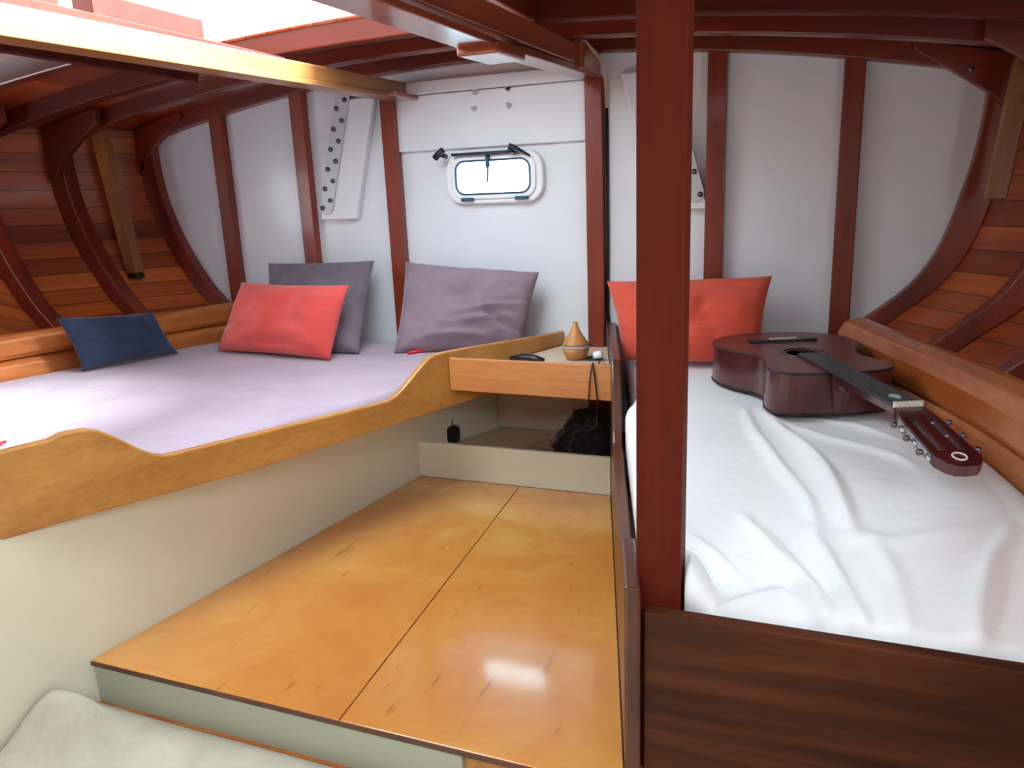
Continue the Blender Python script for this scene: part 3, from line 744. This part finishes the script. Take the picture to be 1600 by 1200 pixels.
pillow('cushion', onz(130, 580, zl), onz(279, 552, zl), ony(240, 488, 2.49), ony(88, 497, 2.15), .10, M['navy'], 'small navy blue cushion leaning on the left side plank', .06, 12, .016)['category'] = 'cushion'
pillow('cushion', onz(972, 563, zl), onz(1188, 570, zl), ony(1206, 432, 2.93), ony(948, 440, 2.93), .17, M['orange'], 'orange red cushion behind the post, at the head of the white berth', .05, 15, .02,
       creases=((.1, .2, .3, 1, .014, .06), (-.2, .2, .6, -.8, .012, .06), (.2, -.2, .9, .5, -.012, .06)))['category'] = 'cushion'

# ------------------------------------------------------------------ guitar lying on the white berth
G = 1.285
def guitar():
    zt = ZM + .012 + .095 * G
    br = onz(1222, 535, zt); nut = onz(1418, 638, zt)
    ax = Vector((nut.x - br.x, nut.y - br.y, 0)); g = ax.length / .65; ax.normalize(); pr = Vector((-ax.y, ax.x, 0))
    t = thing('guitar', 'dark reddish brown classical guitar lying face up on the white sheet', 'guitar', (br.x, br.y, ZM))
    O = Vector((br.x, br.y, zt))
    P = lambda s, w, h=0: O + ax * (s * g) + pr * (w * g) + Vector((0, 0, h * g))
    # half outline of body, s from tail to heel (bridge at 0)
    prof = [(-.125, 0), (-.124, .04), (-.115, .09), (-.09, .135), (-.05, .168), (-.005, .183), (.045, .180), (.095, .160), (.135, .135), (.17, .121), (.205, .118), (.24, .126),
            (.275, .138), (.305, .141), (.33, .134), (.352, .110), (.362, .08), (.366, .04), (.367, 0)]
    # smooth
    fine = []
    for i in range(len(prof) - 1):
        p0 = prof[max(i - 1, 0)]; p1 = prof[i]; p2 = prof[i + 1]; p3 = prof[min(i + 2, len(prof) - 1)]
        for k in range(3):
            u = k / 3
            fine.append(tuple(.5 * (2 * p1[d] + (p2[d] - p0[d]) * u + (2 * p0[d] - 5 * p1[d] + 4 * p2[d] - p3[d]) * u * u + (3 * p1[d] - p0[d] - 3 * p2[d] + p3[d]) * u ** 3) for d in (0, 1)))
    fine.append(prof[-1])
    loop = [(s, w) for s, w in fine] + [(s, -w) for s, w in reversed(fine[1:-1])]
    dep = .095
    n = len(loop)
    # body sides + back
    v = [P(s, w, -.0) for s, w in loop] + [P(s, w, -dep) for s, w in loop]
    f = [[i, (i + 1) % n, n + (i + 1) % n, n + i] for i in range(n)] + [list(range(n, 2 * n))]
    obj('body', v, f, M['gside'], t, smooth=False)
    # soundboard with soundhole
    bm = bmesh.new(); es = []
    hc = .155; hr = .043
    for L in ([(s * 1.0, w) for s, w in loop], [(hc + hr * math.cos(a), hr * math.sin(a)) for a in [2 * math.pi * k / 28 for k in range(28)]]):
        vs = [bm.verts.new(P(s, w, .001) * K) for s, w in L]; es += [bm.edges.new((vs[i], vs[(i + 1) % len(vs)])) for i in range(len(vs))]
    bmesh.ops.triangle_fill(bm, use_beauty=True, edges=es); bmesh.ops.recalc_face_normals(bm, faces=bm.faces)
    me = bpy.data.meshes.new('soundboard'); bm.to_mesh(me); bm.free(); me.materials.append(M['gtop'])
    o = bpy.data.objects.new('soundboard', me); COL.objects.link(o); o.parent = t; o.matrix_parent_inverse = Matrix.Translation(-t.location)
    s_ = o.modifiers.new('t', 'SOLIDIFY'); s_.thickness = .003 * K; s_.offset = 1
    # binding
    for hh in (.001, -dep + .001):
        MB().tube([P(s, w * 1.0, hh) for s, w in loop] + [P(*loop[0], hh)], .0035, 6).build('binding', M['gblack'], t, smooth=True)
    # rosette
    MB().tube([P(hc + (hr + .009) * math.cos(a), (hr + .009) * math.sin(a), .003) for a in [2 * math.pi * k / 28 for k in range(29)]], .004, 6).build('rosette', M['gblack'], t)
    # bridge and saddle
    b = MB(); A = [P(-.014, -.09, .002), P(.014, -.09, .002), P(.014, .09, .002), P(-.014, .09, .002)]; b.prism(A, (0, 0, .008 * g)); bo = b.build('bridge', M['gblack'], t, bevel=.003)
    MB().prism([P(.002, -.036, .010), P(.006, -.036, .010), P(.006, .036, .010), P(.002, .036, .010)], (0, 0, .004 * g)).build('saddle', M['ivory'], bo)
    # neck: fingerboard + neck wood + heel
    MB().prism([P(.185, -.030, .003), P(.648, -.026, .003), P(.648, .026, .003), P(.185, .030, .003)], (0, 0, .007 * g)).build('fingerboard', M['gdark'], t, bevel=.002)
    nb = MB(); secs = []
    for s, w, d in ((.35, .020, .088), (.368, .020, .088), (.378, .024, .05), (.40, .027, .024), (.5, .0265, .022), (.648, .026, .020)):
        kk = .98 if d > .08 else .7
        secs.append([P(s, w, .003), P(s, w * .75, -d * kk), P(s, 0, -d), P(s, -w * .75, -d * kk), P(s, -w, .003)])
    v = [p for q in secs for p in q]; f = []
    for i in range(len(secs) - 1):
        for k in range(5): f.append([i * 5 + k, i * 5 + (k + 1) % 5, (i + 1) * 5 + (k + 1) % 5, (i + 1) * 5 + k])
    e5 = (len(secs) - 1) * 5; f += [[0, 1, 2, 3, 4], [e5 + k for k in range(5)]]
    obj('neck', v, f, M['gside'], t, smooth=False)
    for k in range(1, 19):
        s = .65 - .65 * 2 ** (-k / 12); s = .65 - s if False else .65 * (1 - 2 ** (-k / 12)); s = .648 - s
        w = lerp(.030, .026, (s - .185) / .463)
        MB().prism([P(s - .001, -w, .010), P(s + .001, -w, .010), P(s + .001, w, .010), P(s - .001, w, .010)], (0, 0, .0006 * g)).build('fret', M['bolt'], t)
    # tuner decoration on the board near the nut: a pearl drop
    dr = [P(.60 + .012 * math.cos(a) * (1 if math.cos(a) < 0 else 1.7), .010 * math.sin(a) * (1 - .3 * max(0, math.cos(a))), .0104) for a in [2 * math.pi * k / 18 for k in range(18)]]
    MB().prism(dr, (0, 0, .0012)).build('inlay', M['pearl'], t)
    MB().prism([P(.648, -.027, .003), P(.654, -.027, .003), P(.654, .027, .003), P(.648, .027, .003)], (0, 0, .011 * g)).build('nut', M['ivory'], t)
    # headstock tilted back, slotted
    tl = math.tan(math.radians(13))
    H = lambda s, w, h=0: P(s, w, .004 + h - (s - .654) * tl)
    outl = [(.654, .026), (.675, .031), (.70, .034), (.82, .038), (.828, .034), (.838, .030), (.848, .018), (.850, 0)]
    lp = outl + [(s, -w) for s, w in reversed(outl[:-1])]
    bm = bmesh.new(); es = []
    loops = [lp] + [[(.69, sg * .010), (.80, sg * .011), (.80, sg * .024), (.69, sg * .022)] for sg in (1, -1)]
    for L in loops:
        vs = [bm.verts.new(H(s, w) * K) for s, w in L]; es += [bm.edges.new((vs[i], vs[(i + 1) % len(vs)])) for i in range(len(vs))]
    bmesh.ops.triangle_fill(bm, use_beauty=True, edges=es)
    for fc in bm.faces:
        if fc.normal.z < 0: fc.normal_flip()
    me = bpy.data.meshes.new('headstock'); bm.to_mesh(me); bm.free(); me.materials.append(M['gside'])
    o = bpy.data.objects.new('headstock', me); COL.objects.link(o); o.parent = t; o.matrix_parent_inverse = Matrix.Translation(-t.location)
    s_ = o.modifiers.new('t', 'SOLIDIFY'); s_.thickness = .02 * g * K; s_.offset = -1
    rv = [H(.822 + .011 * math.cos(a), .011 * math.sin(a), .001) for a in [2 * math.pi * k / 14 for k in range(15)]]
    MB().tube(rv, .002, 5).build('emblem', M['ivory'], o)
    for sg in (1, -1):
        MB().prism([H(.685, sg * .034, -.006), H(.805, sg * .0385, -.006), H(.805, sg * .0395, -.016), H(.685, sg * .035, -.016)], (0, 0, .002)).build('tuner_plate', M['steel'], t)
        for k, s in enumerate((.70, .745, .79)):
            tm = MB(); tm.tube([H(s, sg * .010, -.008), H(s, sg * .044, -.008)], .0025 * g, 8)
            tm.tube([H(s + .004, sg * .038, -.010), H(s + .016, sg * .040, -.014)], .0045 * g, 8)
            m_ = tm.build('tuner', M['steel'], t, smooth=True)
            MB().lathe([(.003, 0), (.006, .002), (.0075, .007), (.006, .012), (.001, .013)], H(s, sg * .044, -.008), 12, tuple(pr * sg)).build('button', M['bolt'], m_, smooth=True)
    # strings
    for k in range(6):
        w0 = -.028 + k * .0112; w1 = -.021 + k * .0084
        MB().tube([P(.004, w0, .0145), P(.652, w1, .0145), H(.70 + .045 * (k % 3), math.copysign(.016, w1), -.003)], .0005, 4).build('string', M['bolt'], t)
guitar()

# ------------------------------------------------------------------ small things on the shelf
zs_ = .471
c = onz(900, 561, zs_); c.y -= 0
df = thing('aroma_diffuser', 'drop-shaped wood-look aroma diffuser standing on the corner shelf', 'diffuser', (c.x, c.y, zs_))
r_ = .049
MB().lathe([(.026, 0), (.036, .004), (.045, .018), (.050, .034), (.051, .046)], (c.x, c.y, zs_), 36).build('base', M['diff'], df, smooth=True)
MB().lathe([(.0515, .046), (.0525, .048), (.0525, .053), (.0515, .055)], (c.x, c.y, zs_), 36).build('ring', M['stain'], df, smooth=True)
MB().lathe([(.050, .055), (.047, .066), (.036, .082), (.025, .098), (.016, .115), (.011, .130), (.010, .142), (.008, .144), (.007, .138)], (c.x, c.y, zs_), 36).build('cover', M['diff'], df, smooth=True)
MB().box(c.x + .045, c.x + .064, c.y - .006, c.y + .006, zs_ + .056, zs_ + .062).build('plug', M['black'], df)
c2 = onz(932, 563, zs_)
MB_ = MB()
MB_.lathe([(.012, -.02), (.016, -.014), (.017, .006), (.014, .014), (.004, .016)], (c2.x + .008, c2.y, zs_ + .020), 18, (1, .2, .15))
ch = MB_.build('charger_plug', M['wplastic'], smooth=True); tag(ch, 'small white round charger lying on the shelf beside the diffuser', 'charger')
pts = []
for k in range(60):
    a = k / 59 * 4 * math.pi; rr = .030 + .006 * math.sin(a * 1.7)
    pts.append((c2.x - .012 + rr * math.cos(a), c2.y - .0 + rr * .7 * math.sin(a), zs_ + .005 + .004 * (k / 59)))
q = Vector((ony(926, 571, YS).x, YS - .004, .545))
tail = [Vector(pts[-1]), Vector((q.x, YS + .03, .520)), Vector((q.x, YS + .006, .545)), Vector((q.x + .0, YS - .007, .541)), Vector((q.x - .008, YS - .007, .49)), Vector((q.x - .014, YS - .007, .42)), Vector((q.x - .014, YS + .0, .33)),
        Vector((q.x + .010, YS - .004, .33)), Vector((q.x + .016, YS - .006, .42)), Vector((q.x + .008, YS - .007, .50)), Vector((q.x + .002, YS - .007, .54))]
tag(MB().tube(pts + tail, .0026, 6).build('power_cord', M['cord'], smooth=True), 'thin black cord coiled on the shelf, looping down over its oak front', 'cord')
p0 = onz(790, 563, .475); p1 = onz(852, 566, .475)
tag(MB().tube([onz(797, 560, .48), onz(815, 559, .482), onz(835, 561, .482), onz(850, 563, .48)], [.008, .016, .018, .008], 10).build('black_case', M['black'], smooth=True), 'small flat black case lying on the shelf behind its oak front', 'case')
# beige cable from the carlin end down beside the stud
xs = -.762
cb = [(-.90, T - .34, 1.585), (-.83, T - .31, 1.612), (-.775, T - .25, 1.60), (-.755, T - .12, 1.56), (xs, T - .03, 1.50), (xs, T - .012, 1.40)]
tag(MB().tube(cb, .006, 8).build('cable', M['cable'], smooth=True), 'beige cable looping over the end of the right ceiling timber', 'cable')
tag(MB().tube([(xs, T - .008, 1.40), (xs, T - .008, .9), (xs - .004, T - .008, .62), (xs + .006, T - .012, .50)], .006, 8).build('wall_cable', M['cord'], smooth=True), 'thin dark cable running down beside the stud right of the portlight', 'cable')

# red bits on the lilac bed
a, b = onz(636, 552, .475), onz(672, 548, .475)
tag(MB().tube([a, a.lerp(b, .5) + Vector((0, 0, .004)), b, b + Vector((.02, -.01, .004))], [.007, .008, .006, .003], 8).build('red_strap', M['redp'], smooth=True), 'small red strap at the foot of the light taupe pillow', 'strap')
a, b = onz(-10, 696, .48), onz(9, 690, .48)
tag(MB().tube([a, b], [.006, .004], 8).build('red_pen', M['redp'], smooth=True), 'tiny dark red tip of a pen behind the oak rail', 'pen')

# ------------------------------------------------------------------ things in the locker
c = onz(705, 690, .092)
pc = thing('black_pouch', 'small black pouch with a looped top, leaning on the locker wall', 'pouch', (c.x, c.y, .092))
v = MB(); n = 16
prof = [(.034, 0), (.042, .01), (.044, .035), (.043, .06), (.038, .068), (.018, .074)]
v.lathe(prof, (c.x, c.y, .091), 18)
for q in v.v: q.y = c.y + (q.y - c.y) * .7; q.x += .004 * noise.noise(q * 30)
v.build('body', M['pouch'], pc, smooth=True)
MB().tube([(c.x - .012, c.y, .165), (c.x - .010, c.y, .185), (c.x, c.y, .192), (c.x + .010, c.y, .185), (c.x + .012, c.y, .165)], .0025, 6).build('loop', M['pouch'], pc, smooth=True)
def lump(name, c, rx, ry, rz, m, label, cat, seed, amp=.25, n=26):
    v = []; f = []
    for j in range(n + 1):
        ph = math.pi / 2 * j / n
        for i in range(2 * n):
            a = math.pi * i / n; d = Vector((math.cos(a) * math.cos(ph), math.sin(a) * math.cos(ph), math.sin(ph)))
            r = 1 + amp * noise.noise(d * 1.7 + Vector((seed, 0, 0))) + amp * .5 * noise.noise(d * 4.5 + Vector((seed, 3, 0))) + amp * .3 * abs(noise.noise(d * 8 + Vector((seed, 7, 0))))
            v.append((c[0] + d.x * rx * r, c[1] + d.y * ry * r, c[2] + max(0, d.z * rz * r)))
    N = 2 * n
    for j in range(n):
        for i in range(N): f.append([j * N + i, j * N + (i + 1) % N, (j + 1) * N + (i + 1) % N, (j + 1) * N + i])
    return tag(obj(name, v, f, m, smooth=True), label, cat)
lump('black_bag', (-.80, 2.84, .091), .13, .12, .14, M['bag'], 'crumpled black bag heaped in the right end of the locker', 'bag', 4, .3)
lump('grey_cloth', (-.985, 2.72, .091), .08, .05, .022, M['rag'], 'crumpled pale cloth lying left of the black bag in the locker', 'cloth', 11, .5)
tag(MB().tube([(-1.02, 2.80, .10), (-.97, 2.84, .115), (-.92, 2.80, .11), (-.93, 2.74, .125), (-.90, 2.70, .12)], .004, 6).build('red_lead', M['ledge'], smooth=True), 'thin reddish lead beside the black bag in the locker', 'lead')

# ------------------------------------------------------------------ pale rug with a raised fold, foreground left
def rug():
    v = []; f = []; nx, ny = 110, 60
    for j in range(ny + 1):
        for i in range(nx + 1):
            y = lerp(.2, 1.185, j / ny); x = lerp(XL(y) + .015, -.35, i / nx)
            e = x - (XL(y) + .015)
            # hump near the berth front
            hy = math.exp(-((y - 1.02) / .10) ** 2)
            h = (.10 * math.exp(-((y - 1.09) / (.11 if y < 1.09 else .05)) ** 2)) * math.exp(-(max(0, e - .075) / .045) ** 2)
            h += .004 * noise.noise(Vector((x * 4, y * 4, 2))) + .004 + .012 * math.exp(-((y - 1.10 + .06 * (x + .9)) / .05) ** 2) * (.4 + .6 * noise.noise(Vector((x * 3, 0, 5))))
            v.append((x, y, ZL + .006 + max(0, h)))
    n = nx + 1
    for j in range(ny):
        for i in range(nx): f.append([j * n + i, j * n + i + 1, (j + 1) * n + i + 1, (j + 1) * n + i])
    tag(obj('rug', v, f, M['rug'], smooth=True, solid=.006), 'pale fleece rug on the lower floor with a raised fold by the berth', 'rug')
rug()
